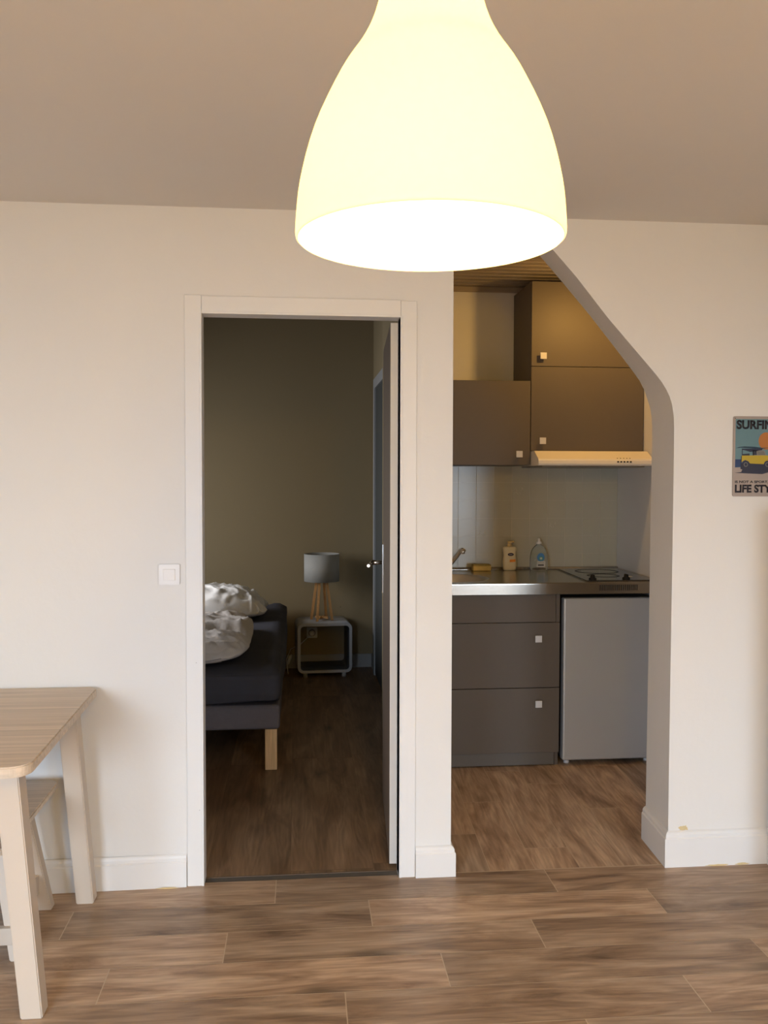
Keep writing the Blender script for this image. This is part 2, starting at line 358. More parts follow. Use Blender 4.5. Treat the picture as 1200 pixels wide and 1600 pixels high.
for i in range(len(FA)-1):
    fc = bm.faces.new((fo[i], ro[i], ro[i+1], fo[i+1])); fc.smooth = 2 <= i <= 15
for L_, yy, flip in ((FA, 0.0, False), (RA, WB, True)):
    Q = [(L_[0][0], TOP), (XR, TOP)]
    top = [bm.verts.new((x, yy, z)) for x, z in ((L_[0][0], L_[0][1]), L_[1], (XR, L_[1][1]), (XR, TOP), (L_[0][0], TOP))]
    fc = bm.faces.new(top[::-1] if flip else top)
    L2 = L_[1:]
    for p, q in zip(L2, L2[1:]):
        v = [bm.verts.new((x, yy, z)) for x, z in (p, q, (XR, q[1]), (XR, p[1]))]
        bm.faces.new(v[::-1] if flip else v)
bm.normal_update()
struct('wall_front', bm, M_wall, recalc=False)
quick('ceiling', M_ceil, (-2.6, 2.6, -5.0, 0.0, H, H+0.1))
# room behind the camera
quick('wall_left', M_wall, (-2.7, -2.6, -5.0, 0.0, 0, H))
quick('wall_rear', M_wall, (-2.7, -2.2, -5.12, -5.0, 0, H), (-0.90, 1.88, -5.12, -5.0, 0, H), (2.56, 2.7, -5.12, -5.0, 0, H), (-2.2, -0.90, -5.12, -5.0, 1.95, H), (1.88, 2.56, -5.12, -5.0, 1.95, H), (-2.2, -0.90, -5.12, -5.0, 0, 0.25), (1.88, 2.56, -5.12, -5.0, 0, 0.25))
quick('wall_right_and_shade_blocks', M_wall, (2.6, 2.7, -5.0, 0.0, 0, H), (1.775, 2.6, -0.42, -0.02, 0, H), (1.712, 1.775, -0.46, -0.02, 0, 1.30))  # side wall, plus two added unseen blocks that shade the front wall's right end
for nm, a_, w_ in (('window_1', 1.88, 0.68), ('window_3', -2.2, 1.3)):
    quick(nm, M_trim, (a_, a_+0.06, -5.10, -5.04, 0.25, 1.95), (a_+w_-0.06, a_+w_, -5.10, -5.04, 0.25, 1.95), (a_+0.06, a_+w_-0.06, -5.10, -5.04, 0.25, 0.33), (a_+0.06, a_+w_-0.06, -5.10, -5.04, 1.87, 1.95), (a_+w_/2-0.03, a_+w_/2+0.03, -5.10, -5.04, 0.33, 1.87))

# doorway casing with the jamb lining
bm = bmesh.new()
box(bm, -0.373, -0.317, -0.007, 0.0005, 0, 2.022, bev=0.0015); box(bm, 0.361, 0.417, -0.007, 0.0005, 0, 2.017, bev=0.0015)
box(bm, -0.3165, 0.3605, -0.0068, 0.0005, 1.9625, 2.020, bev=0.0015)
box(bm, -0.324, -0.3165, -0.0085, 0.068, 0, 1.965, bev=0.001); box(bm, 0.3600, 0.368, -0.0085, 0.068, 0, 1.965, bev=0.001)
box(bm, -0.3165, 0.3600, -0.0085, 0.068, 1.9605, 1.968, bev=0.001)
struct('trim_1', bm, M_trim)
# hinge rebate shadow gap and worn holes on the jamb
def skirting(path, name, h=0.125, t=0.016, m=M_trim, cap=0.022):
    """profile swept along a list of (x,y) floor points; the board lies to the left of the direction of travel"""
    prof = [(0, 0), (t, 0), (t, h-cap-0.004), (t-0.004, h-cap), (t-0.004, h-cap*0.55), (t*0.45, h-cap*0.2), (0.001, h), (0, h)]
    bm = bmesh.new(); P = [Vector(p) for p in path]; secs = []
    for i, p in enumerate(P):
        d1 = (P[i]-P[i-1]).normalized() if i else (P[1]-P[0]).normalized()
        d2 = (P[i+1]-P[i]).normalized() if i < len(P)-1 else d1
        n1 = Vector((-d1.y, d1.x)); n2 = Vector((-d2.y, d2.x)); n = (n1+n2)
        n = n / max(0.3, n.dot(n1)) if n.length > 1e-6 else n1
        secs.append([bm.verts.new((p.x+n.x*a, p.y+n.y*a, z)) for a, z in prof])
    k = len(prof)
    for a, b in zip(secs, secs[1:]):
        for j in range(k): bm.faces.new((a[j], a[(j+1) % k], b[(j+1) % k], b[j]))
    bm.faces.new(secs[0]); bm.faces.new(secs[-1])
    return struct(name, bm, m)
skirting([(-0.376, 0), (-1.0, -0.012), (-2.6, -0.012)], 'baseboard_left', h=0.112, t=0.011)
skirting([(0.5445, 0.058), (0.5445, -0.0005), (0.418, -0.0005)], 'baseboard_pier', h=0.108)
skirting([(1.90, -0.0005), (1.3435, -0.0005), (1.360, 0.25)], 'baseboard_right', h=0.129)

# ------------------------------------------------------------------ bedroom shell
BY = 3.57
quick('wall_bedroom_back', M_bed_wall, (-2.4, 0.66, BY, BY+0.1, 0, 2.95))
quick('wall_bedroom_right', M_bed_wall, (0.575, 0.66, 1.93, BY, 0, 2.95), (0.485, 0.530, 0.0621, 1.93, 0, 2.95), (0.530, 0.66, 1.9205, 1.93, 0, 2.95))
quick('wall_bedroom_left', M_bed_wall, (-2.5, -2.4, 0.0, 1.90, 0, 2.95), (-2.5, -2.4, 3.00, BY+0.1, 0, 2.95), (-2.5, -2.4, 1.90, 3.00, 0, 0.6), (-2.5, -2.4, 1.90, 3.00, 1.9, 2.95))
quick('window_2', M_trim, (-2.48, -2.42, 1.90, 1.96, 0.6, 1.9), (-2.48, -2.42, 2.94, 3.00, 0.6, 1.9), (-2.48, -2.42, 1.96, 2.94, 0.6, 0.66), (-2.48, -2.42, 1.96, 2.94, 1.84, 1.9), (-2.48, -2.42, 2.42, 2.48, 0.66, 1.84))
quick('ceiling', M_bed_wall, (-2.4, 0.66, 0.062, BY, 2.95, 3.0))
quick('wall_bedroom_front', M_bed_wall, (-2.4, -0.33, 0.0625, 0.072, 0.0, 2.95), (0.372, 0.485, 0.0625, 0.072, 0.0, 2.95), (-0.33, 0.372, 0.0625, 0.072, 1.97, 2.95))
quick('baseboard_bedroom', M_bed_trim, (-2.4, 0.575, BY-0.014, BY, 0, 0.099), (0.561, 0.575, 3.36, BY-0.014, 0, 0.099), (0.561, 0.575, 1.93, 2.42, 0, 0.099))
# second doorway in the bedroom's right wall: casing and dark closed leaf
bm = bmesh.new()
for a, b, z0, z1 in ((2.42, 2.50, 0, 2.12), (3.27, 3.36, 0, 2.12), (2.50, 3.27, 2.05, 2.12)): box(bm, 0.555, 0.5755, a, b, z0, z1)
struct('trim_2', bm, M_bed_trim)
bm = bmesh.new(); box(bm, 0.565, 0.574, 2.50, 3.27, 0.01, 2.05); struct('door_2', bm, M_dark_door)

# open door leaf hinged on the right jamb, seen edge on
A0 = Vector((0.335, 0.085)); A1 = Vector((0.3775, 0.785)); dr = (A1-A0).normalized(); nr = Vector((dr.y, -dr.x))
bm = bmesh.new()
q = [A0, A1, A1+nr*0.026, A0+nr*0.026]
prism(bm, [(p.x, p.y) for p in q], 2, 0.012, 1.957)
bm.faces.ensure_lookup_table()
for fc in bm.faces:
    fc.normal_update()
    c = fc.calc_center_median()
    fc.material_index = 1 if abs(c.y-A0.y) < 0.01 else 0
dl = struct('door_1', bm, [M_leaf, M_trim])
an = math.atan2(dr.y, dr.x)
def leafpt(s, n, z): p = A0 + dr*s - nr*n; return (p.x, p.y, z)
bm = bmesh.new(); Rz = Matrix.Rotation(an, 3, 'Z'); cx = A0 + dr*0.655 - nr*0.003
box(bm, cx.x-0.019, cx.x+0.019, cx.y-0.003, cx.y+0.003, 0.915, 1.125, rot=Rz, bev=0.001)
part('handle_plate', bm, M_chrome, dl)
bm = bmesh.new(); tube(bm, [leafpt(0.655, 0.004, 1.045), leafpt(0.655, 0.028, 1.045), leafpt(0.655, 0.050, 1.045)], [0.008, 0.0095, 0.012]); tube(bm, [leafpt(0.660, 0.051, 1.045), leafpt(0.62, 0.060, 1.043), leafpt(0.56, 0.066, 1.040)], [0.009, 0.0085, 0.007])
part('door_handle', bm, M_chrome, dl)

# ------------------------------------------------------------------ kitchen shell
KY = 1.82; KX = 1.808; KL = 0.545; KH = 2.467
quick('wall_kitchen_back', M_wall, (KL, 1.90, KY, KY+0.1, 0, 2.62))
quick('wall_kitchen_right', M_wall, (KX, 1.90, WB, KY, 0, 2.62))
quick('wall_kitchen_left', M_wall, (0.5302, 0.5448, 0.063, KY+0.1, 0, 2.62))
bm = bmesh.new()
y = WB
while y < KY:                                                        # ceiling cladding: narrow grooved boards running left to right
    y2 = min(y+0.075, KY)
    prism(bm, [(y, KH+0.030), (y, KH+0.026), (y+0.012, KH+0.024), (y+0.016, KH), (y2-0.001, KH), (y2, KH+0.026), (y2, KH+0.030)], 0, 0.5451, KX)
    y = y2
box(bm, 0.5451, KX, WB, KY, KH+0.026, KH+0.045)
struct('ceiling', bm, M_kceil)
quick('trim_3', M_kceil, (0.546, KX, KY-0.016, KY, KH-0.03, KH), bev=0.004)
# tiled splashback
bm = bmesh.new(); box(bm, 0.546, KX, KY-0.006, KY, 0.60, 1.49, 1)
xs = [KX+0.0008-0.1014*k for k in range(14)]; zs = [1.388+0.1*k for k in range(2)]+[1.288-0.1*k for k in range(7)]; zs = sorted(zs)
for xr in xs:
    for z in zs:
        x0 = max(0.546, xr-0.1014+0.0014); x1 = min(KX-0.001, xr-0.0014)
        if x1-x0 < 0.005: continue
        box(bm, x0, x1, KY-0.0085, KY-0.004, z+0.0005, min(z+0.1-0.0005, 1.4895), 0)
struct('wall_kitchen_tiles', bm, [M_tile, M_grout])
bm = bmesh.new(); rd = random.Random(3)                              # raised sprig motifs on three of the tiles
for (x, z, s) in ((1.242, 1.331, 1), (1.033, 1.098, 0.8), (1.435, 1.144, 0.8)):
    for (dx, dz, a, L) in ((-0.018, 0.0, 1.1, 0.030), (-0.008, -0.008, 1.9, 0.022), (0.006, -0.01, 1.3, 0.014), (0.018, 0.004, 1.0, 0.026), (0.010, 0.012, 0.5, 0.012)):
        p = [(x+s*(dx+L*t*math.cos(a+0.7*t)), KY-0.0088, z+s*(dz+L*t*math.sin(a+0.7*t))) for t in (0, .33, .66, 1)]
        tube(bm, p, 0.0011, 5)
box(bm, 1.098, 1.1005, KY-0.0092, KY-0.0084, 1.096, 1.0985); box(bm, 1.098, 1.100, KY-0.0092, KY-0.0084, 1.054, 1.056)
struct('trim_4', bm, M_grout)

# ------------------------------------------------------------------ kitchen wall units
def knob(x, y, z, parent, s=0.0165):
    bm = bmesh.new(); box(bm, x-s, x+s, y-0.026, y-0.020, z-s, z+s, bev=0.0015); tube(bm, [(x, y-0.021, z), (x, y, z)], 0.006)
    return part('knob', bm, M_knob, parent)
UY = 1.45
t = thing('wall_cabinet', 'low taupe wall cabinet over the sink, one square knob', 'cabinet', (0.94, KY, 1.478))
bm = bmesh.new(); box(bm, 0.548, 1.2025, UY, KY-0.0095, 1.478, 1.911); part('body', bm, M_cabside, t)
bm = bmesh.new(); box(bm, 0.550, 1.2005, UY-0.018, UY-0.001, 1.479, 1.910, bev=0.001); d = part('door', bm, M_cab, t); knob(1.139, UY-0.018, 1.534, d)
t = thing('tall_wall_cabinet', 'tall taupe wall cabinet with two stacked doors, above the range hood', 'cabinet', (1.5, KY, 1.548))
bm = bmesh.new(); box(bm, 1.2035, 1.803, UY, KY-0.0095, 1.552, 2.420); part('body', bm, M_cabside, t)
bm = bmesh.new(); box(bm, 1.2045, 1.802, UY-0.018, UY-0.001, 1.987, 2.419, bev=0.001); d = part('door', bm, M_cab, t); knob(1.261, UY-0.018, 2.037, d)
bm = bmesh.new(); box(bm, 1.2045, 1.802, UY-0.018, UY-0.001, 1.553, 1.984, bev=0.001); d = part('door', bm, M_cab, t); knob(1.261, UY-0.018, 1.603, d)

# range hood under the tall cabinet
t = thing('range_hood', 'slim cream range hood with a sloping front under the tall cabinet', 'range hood', (1.5, KY, 1.47))
bm = bmesh.new()
x0, x1 = 1.206, 1.800
fz = [(KY-0.0095, 1.478), (KY-0.0095, 1.550), (1.37, 1.550), (1.292, 1.508), (1.288, 1.500), (1.287, 1.484), (1.290, 1.476), (1.30, 1.474)]
prism(bm, fz, 0, x0, x1, bev=0.0)
hd = part('canopy', bm, M_hood, t)
for k in range(5):
    x = 1.615+0.0165*k
    bm = bmesh.new(); box(bm, x-0.0045, x+0.0045, 1.283, 1.290, 1.491, 1.498, bev=0.0015); part('switch', bm, M_blackp, hd)
    bm = bmesh.new(); box(bm, x-0.0016, x+0.0016, 1.295, 1.302, 1.5105, 1.514, rot=None); part('indicator_mark', bm, M_blackp, hd)
bm = bmesh.new(); box(bm, x0+0.03, x1-0.03, 1.33, 1.74, 1.468, 1.476); part('filter_grille', bm, mat('hood_filter', (0.3, 0.28, 0.26), 0.4, 0.8), t)

# ------------------------------------------------------------------ base cabinet, worktop, sink, hob, fridge
CY = 1.155
t = thing('base_cabinet', 'taupe kitchen base cabinet with two deep drawers under the sink', 'cabinet', (0.98, 1.4, 0))
bm = bmesh.new(); box(bm, 1.266, 1.283, CY+0.018, 1.75, 0.0, 0.846); box(bm, 0.548, 0.566, CY+0.018, 1.75, 0.0, 0.846); box(bm, 0.566, 1.266, CY+0.018, 1.75, 0.06, 0.076); box(bm, 0.566, 1.266, 1.74, 1.75, 0.076, 0.846)
part('body', bm, M_cabside, t)
bm = bmesh.new(); box(bm, 0.550, 1.262, CY+0.002, CY+0.017, 0.709, 0.846, bev=0.001); part('top_panel', bm, M_cab, t)
bm = bmesh.new(); box(bm, 1.264, 1.283, CY+0.002, CY+0.017, 0.709, 0.846, bev=0.001); part('corner_post', bm, M_cab, t)
bm = bmesh.new(); box(bm, 0.550, 1.2825, CY, CY+0.017, 0.389, 0.7065, bev=0.001); d = part('drawer', bm, M_cab, t); knob(1.171, CY, 0.631, d)
bm = bmesh.new(); box(bm, 0.550, 1.2825, CY, CY+0.017, 0.067, 0.3855, bev=0.001); d = part('drawer', bm, M_cab, t); knob(1.174, CY, 0.312, d)
bm = bmesh.new(); box(bm, 0.550, 1.262, CY+0.012, CY+0.017, 0.004, 0.066, bev=0.001); part('plinth', bm, mat('plinth_grey', (0.12, 0.105, 0.09), 0.5), t)

CZ = 0.905; CF = 1.13
t = thing('worktop', 'stainless steel worktop with a moulded rim, set on the kitchen units', 'worktop', (1.2, 1.45, 0.85))
bm = bmesh.new()
sc_, srx, sry = Vector((0.735, 1.375)), 0.245, 0.20
sc_.x = 0.93-0.0; srx = 0.0
# top sheet with an oval hole for the bowl
SX, SY, RX, RY = 0.800, 1.365, 0.128, 0.150
b2 = bmesh.new()
N = 48
ow = [(0.547, CF), (KX-0.001, CF), (KX-0.001, KY-0.03), (0.547, KY-0.03)]
SX, RX, SY, RY = 0.770, 0.205, 1.375, 0.200
ov = [b2.verts.new((x, y, CZ)) for x, y in ow]; oe = [b2.edges.new((ov[i], ov[(i+1) % 4])) for i in range(4)]
iv = [b2.verts.new((SX+RX*math.cos(2*PI*k/N), SY+RY*math.sin(2*PI*k/N), CZ)) for k in range(N)]; ie = [b2.edges.new((iv[i], iv[(i+1) % N])) for i in range(N)]
bmesh.ops.triangle_fill(b2, edges=oe+ie, use_beauty=True)
join(bm, b2, 0)
# front apron, rounded lip, back ridge
prism(bm, [(CF, CZ), (CF-0.006, CZ+0.0005), (CF-0.0085, CZ-0.003), (CF-0.009, CZ-0.008), (CF-0.009, CZ-0.055), (CF-0.003, CZ-0.057), (CF, CZ-0.05)], 0, 0.547, KX-0.001)
prism(bm, [(KY-0.032, CZ-0.01), (KY-0.032, CZ+0.001), (KY-0.028, CZ+0.010), (KY-0.0095, CZ+0.012), (KY-0.0095, CZ-0.01)], 0, 0.547, KX-0.001)
wt = part('top', bm, M_steel, t)
bm = bmesh.new()
pr = [(1.0, 0.0), (0.985, -0.004), (0.95, -0.03), (0.90, -0.09), (0.80, -0.125), (0.5, -0.135), (0.12, -0.138)]
rings = [[bm.verts.new((SX+RX*a*math.cos(2*PI*k/N), SY+RY*a*math.sin(2*PI*k/N), CZ+z)) for k in range(N)] for a, z in pr]
for a, b in zip(rings, rings[1:]):
    for k in range(N): fc = bm.faces.new((a[k], b[k], b[(k+1) % N], a[(k+1) % N])); fc.smooth = True
bm.faces.new(rings[-1])
part('sink_bowl', bm, M_steel_b, t)
bm = bmesh.new()
for k in range(20):
    x = 1.472+0.184*k/19
    box(bm, x-0.0017, x+0.0017, CF-0.0105, CF-0.0085, 0.865, 0.893)
o = part('vent_slots', bm, M_blackp, t)

# hob
t = thing('ceramic_hob', 'black glass two-ring hob let into the steel worktop', 'hob', (1.6, 1.45, CZ))
bm = bmesh.new(); prism(bm, [(1.418, 1.165), (1.775, 1.165), (1.785, 1.74), (1.447, 1.74)], 2, CZ+0.0006, CZ+0.006); gl = part('glass_plate', bm, M_glass_hob, t)
bm = bmesh.new(); b3 = [(1.410, 1.158), (1.783, 1.158), (1.793, 1.748), (1.440, 1.748)]
prism(bm, b3, 2, CZ+0.0003, CZ+0.0028); part('rim', bm, M_steel, t)
for (cx, cy, ra) in ((1.612, 1.585, 0.115), (1.575, 1.375, 0.082)):
    bm = bmesh.new(); lathe(bm, [(ra-0.010, 0.0), (ra-0.010, 0.001), (ra, 0.001), (ra, 0.0), (ra-0.010, 0.0)], (cx, cy, CZ+0.006), 64, cap=False)
    part('cooking_ring', bm, M_ring, t)
for (cx, cy) in ((1.462, 1.205), (1.637, 1.215)):
    bm = bmesh.new(); lathe(bm, [(0.019, 0), (0.019, 0.006), (0.012, 0.010), (0.010, 0.022), (0.0, 0.023)], (cx, cy, CZ+0.006), 24, cap=False); box(bm, cx-0.004, cx+0.004, cy-0.017, cy+0.017, CZ+0.012, CZ+0.030, bev=0.001)
    part('control_knob', bm, M_blackp, t)
bm = bmesh.new(); box(bm, 1.668, 1.705, 1.30, 1.335, CZ+0.0062, CZ+0.0070); part('rating_label', bm, M_label, t)

# fridge
t = thing('fridge', 'silver under-counter fridge to the right of the base cabinet', 'fridge', (1.54, 1.45, 0))
bm = bmesh.new(); box(bm, 1.312, 1.775, 1.205, 1.74, 0.022, 0.820, bev=0.004); part('body', bm, M_fridge_body, t)
bm = bmesh.new(); box(bm, 1.300, 1.778, 1.148, 1.196, 0.026, 0.826, bev=0.008, seg=3); part('door', bm, M_fridge, t)
bm = bmesh.new(); box(bm, 1.316, 1.77, 1.197, 1.206, 0.036, 0.815); part('door_seal', bm, M_blackp, t)
for (x, y) in ((1.335, 1.20), (1.745, 1.20), (1.335, 1.70), (1.745, 1.70)):
    bm = bmesh.new(); lathe(bm, [(0.014, 0.0), (0.014, 0.012), (0.009, 0.014), (0.009, 0.024)], (x, y, 0.0), 16); part('foot', bm, M_knob, t)

# mixer tap (only the end of its spout shows past the wall)
t = thing('mixer_tap', 'chrome mixer tap with an angled spout behind the sink', 'tap', (0.755, 1.66, CZ))
bm = bmesh.new(); lathe(bm, [(0.026, 0), (0.026, 0.006), (0.021, 0.012), (0.020, 0.075), (0.016, 0.085)], (0.755, 1.66, CZ+0.0006), 24); part('base', bm, M_chrome, t)
bm = bmesh.new(); tube(bm, [(0.765, 1.64, 0.925), (0.803, 1.55, 0.957), (0.83, 1.49, 1.005), (0.845, 1.458, 1.036), (0.852, 1.442, 1.043), (0.858, 1.428, 1.038)], [0.015, 0.0135, 0.012, 0.011, 0.011, 0.0105], 14)
tube(bm, [(0.852, 1.436, 1.043), (0.853, 1.434, 1.022)], 0.0105, 14); part('spout', bm, M_chrome, t)
bm = bmesh.new(); tube(bm, [(0.755, 1.66, 0.985), (0.75, 1.68, 1.01), (0.74, 1.70, 1.05)], [0.017, 0.010, 0.006], 12); part('lever', bm, M_chrome, t)

# sponge
bm = bmesh.new(); box(bm, 0.962, 1.062, 1.705, 1.762, CZ+0.0008, CZ+0.028, 0, bev=0.004); box(bm, 0.963, 1.061, 1.706, 1.761, CZ+0.028, CZ+0.035, 1, bev=0.002)
o = obj('sponge', bm, [M_sponge, mat('sponge_scourer', (0.34, 0.24, 0.06), 0.95, var=0.2, scale=80)]); tag(o, 'yellow sponge lying at the back of the steel worktop', 'sponge')
# small bottles
def flat_bottle(bm, cx, cy, z0, prof, ratio, n=40, e=2.6, cap=True):
    rings = []
    for (w, z) in prof:
        ring = []
        for k in range(n):
            a = 2*PI*k/n; c, s = math.cos(a), math.sin(a)
            rr = (abs(c)**e + abs(s)**e)**(-1/e)
            ring.append(bm.verts.new((cx+w*rr*c, cy+w*ratio*rr*s, z0+z)))
        rings.append(ring)
    for a, b in zip(rings, rings[1:]):
        for k in range(n): fc = bm.faces.new((a[k], a[(k+1) % n], b[(k+1) % n], b[k])); fc.smooth = True
    bm.faces.new(rings[0][::-1]); bm.faces.new(rings[-1])
bz = CZ+0.0008
t = thing('lotion_bottle', 'cream pump bottle with a dark oval and orange label beside the sponge', 'bottle', (1.170, 1.735, bz))
bm = bmesh.new(); flat_bottle(bm, 1.170, 1.735, bz, [(0.030, 0), (0.035, 0.004), (0.0375, 0.02), (0.0385, 0.045), (0.0365, 0.065), (0.034, 0.08), (0.0365, 0.10), (0.038, 0.115), (0.0375, 0.123), (0.032, 0.128), (0.014, 0.131)], 0.55); part('body', bm, M_lotion, t)
bm = bmesh.new(); lathe(bm, [(0.0135, 0.131), (0.0135, 0.142), (0.010, 0.144), (0.010, 0.150)], (1.170, 1.735, bz), 24); box(bm, 1.160, 1.181, 1.722, 1.748, bz+0.150, bz+0.160, bev=0.002); tube(bm, [(1.170, 1.735, bz+0.156), (1.190, 1.735, bz+0.157), (1.196, 1.735, bz+0.153)], [0.006, 0.005, 0.004]); part('pump', bm, M_lotion_p, t)
def decal(bm, pts, yf, mi=0, th=0.0006):
    prism(bm, pts, 1, yf-th, yf, mi)
def oval(cx, cz, rx, rz, n=24, a0=0, a1=2*PI): return [(cx+rx*math.cos(a0+(a1-a0)*k/n), cz+rz*math.sin(a0+(a1-a0)*k/n)) for k in range(n)]
yl = 1.735-0.0222
bm = bmesh.new(); decal(bm, oval(1.172, bz+0.088, 0.0165, 0.0085), yl+0.0022, 0, 0.002); decal(bm, [(1.163, bz+0.0865), (1.181, bz+0.0865), (1.181, bz+0.0885), (1.163, bz+0.0885)], yl, 2)
decal(bm, [(1.166, bz+0.046), (1.198, bz+0.048), (1.198, bz+0.062), (1.166, bz+0.060)], yl+0.0008, 1, 0.002); part('label', bm, [M_navy, M_orange, M_label], t)
t = thing('soap_bottle', 'clear round-shouldered pump bottle with a blue and white label', 'bottle', (1.335, 1.735, bz))
bm = bmesh.new(); flat_bottle(bm, 1.335, 1.735, bz, [(0.044, 0), (0.049, 0.004), (0.0505, 0.02), (0.0505, 0.05), (0.049, 0.075), (0.044, 0.10), (0.035, 0.12), (0.022, 0.134), (0.0135, 0.139), (0.0125, 0.143)], 0.55, e=2.3); part('body', bm, M_clear, t)
bm = bmesh.new(); lathe(bm, [(0.0145, 0.1435), (0.0145, 0.155), (0.009, 0.158), (0.0075, 0.160), (0.0075, 0.172), (0.004, 0.175)], (1.335, 1.735, bz), 24); part('pump', bm, M_white, t)
yl = 1.735-0.0305
bm = bmesh.new()
decal(bm, [(1.314, bz+0.018), (1.362, bz+0.018), (1.364, bz+0.05), (1.358, bz+0.052), (1.318, bz+0.052)], yl+0.0004, 0)
decal(bm, oval(1.338, bz+0.072, 0.021, 0.024), yl+0.0008, 1, 0.001); decal(bm, oval(1.339, bz+0.066, 0.012, 0.011), yl-0.0004, 2); decal(bm, oval(1.339, bz+0.066, 0.0065, 0.006), yl-0.0011, 0)
decal(bm, [(1.322, bz+0.026), (1.355, bz+0.026), (1.355, bz+0.033), (1.322, bz+0.033)], yl-0.0004, 3); decal(bm, [(1.320, bz+0.040), (1.357, bz+0.040), (1.357, bz+0.042), (1.320, bz+0.042)], yl-0.0004, 4)
part('label', bm, [M_label, M_blue, M_green, M_s_ink, M_s_grey], t)

# ceiling spot in the kitchen (its light pool shows on the tall cabinet)
t = thing('ceiling_spotlight', 'small warm ceiling spotlight in the kitchen behind the sloping arch', 'light', (1.47, 0.98, KH))
bm = bmesh.new(); lathe(bm, [(0.045, -0.001), (0.045, -0.012), (0.012, -0.014), (0.012, -0.035)], (1.47, 0.98, KH), 24); part('base', bm, M_white, t)
bm = bmesh.new(); lathe(bm, [(0.020, 0.0), (0.022, -0.060), (0.045, -0.115)], (1.47, 0.98, KH-0.033), 24, cap=False); part('lamp_shade', bm, M_white, t)

# ------------------------------------------------------------------ pendant lamp
LX, LY, LZ = 0.135, -2.1906, 1.643
t = thing('pendant_lamp', 'lit white bell-shaped pendant lamp hanging near the camera', 'pendant lamp', (LX, LY, LZ))
prof = [(0.1350, 0.0), (0.1352, 0.008), (0.1342, 0.026), (0.1308, 0.052), (0.1245, 0.0785), (0.1165, 0.105), (0.1055, 0.131), (0.0910, 0.158), (0.0800, 0.174), (0.0710, 0.187), (0.0640, 0.199), (0.0585, 0.211), (0.0545, 0.222), (0.0510, 0.235), (0.0485, 0.252), (0.0475, 0.272), (0.0475, 0.292), (0.0460, 0.302), (0.038, 0.309)]
def smooth_prof(p, k=4):
    out = []
    for i in range(len(p)-1):
        a, b, c, d = p[max(i-1, 0)], p[i], p[i+1], p[min(i+2, len(p)-1)]
        for j in range(k):
            t_ = j/k
            out.append(tuple(0.5*((2*b[q]) + (-a[q]+c[q])*t_ + (2*a[q]-5*b[q]+4*c[q]-d[q])*t_**2 + (-a[q]+3*b[q]-3*c[q]+d[q])*t_**3) for q in (0, 1)))
    return out + [p[-1]]
prof = smooth_prof([(0.1350, 0.0), (0.1352, 0.010), (0.1308, 0.052), (0.1165, 0.105), (0.0915, 0.158), (0.0705, 0.190), (0.0585, 0.214), (0.0510, 0.240), (0.0478, 0.268), (0.0472, 0.292), (0.0455, 0.302), (0.038, 0.309)])
bm = bmesh.new()
th = 0.0022
full = prof + [(max(0.006, a-th), b-0.002) for a, b in reversed(prof)] + [(0.1350, 0.0)]
lathe(bm, full[:-1] + [full[-1]], (LX, LY, LZ), 96, cap=False)
bmesh.ops.remove_doubles(bm, verts=bm.verts[:], dist=1e-5)
part('lamp_shade', bm, M_opal, t)
bm = bmesh.new(); lathe(bm, [(0.037, 0.3075), (0.030, 0.318), (0.012, 0.330), (0.004, 0.336)], (LX, LY, LZ), 32); part('cap', bm, M_white, t)
bm = bmesh.new(); tube(bm, [(LX, LY, LZ+0.335), (LX, LY, H-0.02)], 0.0035); part('cord', bm, M_white, t)
bm = bmesh.new(); lathe(bm, [(0.004, -0.04), (0.045, -0.02), (0.048, -0.0005)], (LX, LY, H), 32); part('ceiling_rose', bm, M_white, t)
bm = bmesh.new(); tube(bm, [(LX, LY, LZ+0.300), (LX, LY, LZ+0.235)], [0.018, 0.020], 20); part('socket', bm, M_white, t)

# ------------------------------------------------------------------ light switch, socket, sign
t = thing('light_switch', 'square cream light switch on the wall left of the doorway', 'switch', (-0.428, 0, 1.0775))
bm = bmesh.new(); prism(bm, rrect(-0.463, -0.3925, 1.0435, 1.1135, 0.004, 4), 1, -0.0095, -0.0002, bev=0.0015); part('frame', bm, M_white, t)
bm = bmesh.new(); R3 = Matrix.Rotation(math.radians(2), 3, 'X') @ Matrix.Rotation(math.radians(-1.5), 3, 'Z'); box(bm, -0.4475, -0.4085, -0.0128, -0.006, 1.058, 1.097, bev=0.001, rot=R3); part('rocker', bm, M_white, t)

t = thing('tin_sign', 'tin surfing sign with a yellow off-road car, hanging right of the arch', 'sign', (1.66, 0, 1.487))
SX0, SZ1, Wd, Ht = 1.5655, 1.632, 0.190, 0.288
def U(x): return SX0 + (x-155)*0.190/936
def V(y): return SZ1 - (y-120)*Ht/1340
bm = bmesh.new(); prism(bm, rrect(SX0, SX0+Wd, SZ1-Ht, SZ1, 0.006, 6), 1, -0.004, -0.0012); part('plate', bm, M_sign, t)
bm = bmesh.new(); yb = -0.004
def lay(pts, mi, k): prism(bm, [(U(a), V(b)) for a, b in pts], 1, yb-0.00018*(k+1), yb-0.00018*k, mi)
def ov_(cx, cy, rx, ry, n=28, a0=0, a1=2*PI): return [(cx+rx*math.cos(a0+(a1-a0)*k/(n-1)), cy+ry*math.sin(a0+(a1-a0)*k/(n-1))) for k in range(n)]
lay([(195, 165), (1052, 165), (1052, 975), (195, 975)], 0, 0)                      # sky
lay([(195, 838), (1052, 838), (1052, 975), (320, 965), (195, 975)], 1, 1)         # sea
lay(ov_(765, 530, 140, 145), 2, 1)                                                 # sun
lay([(300, 905), (1040, 905), (1045, 1000), (700, 1085), (540, 1080), (185, 1066), (310, 1052), (330, 1010), (295, 1000)], 5, 2)
lay([(200, 655), (260, 635), (360, 622), (560, 628), (700, 645), (820, 640), (700, 662), (380, 650), (300, 645)], 4, 2)
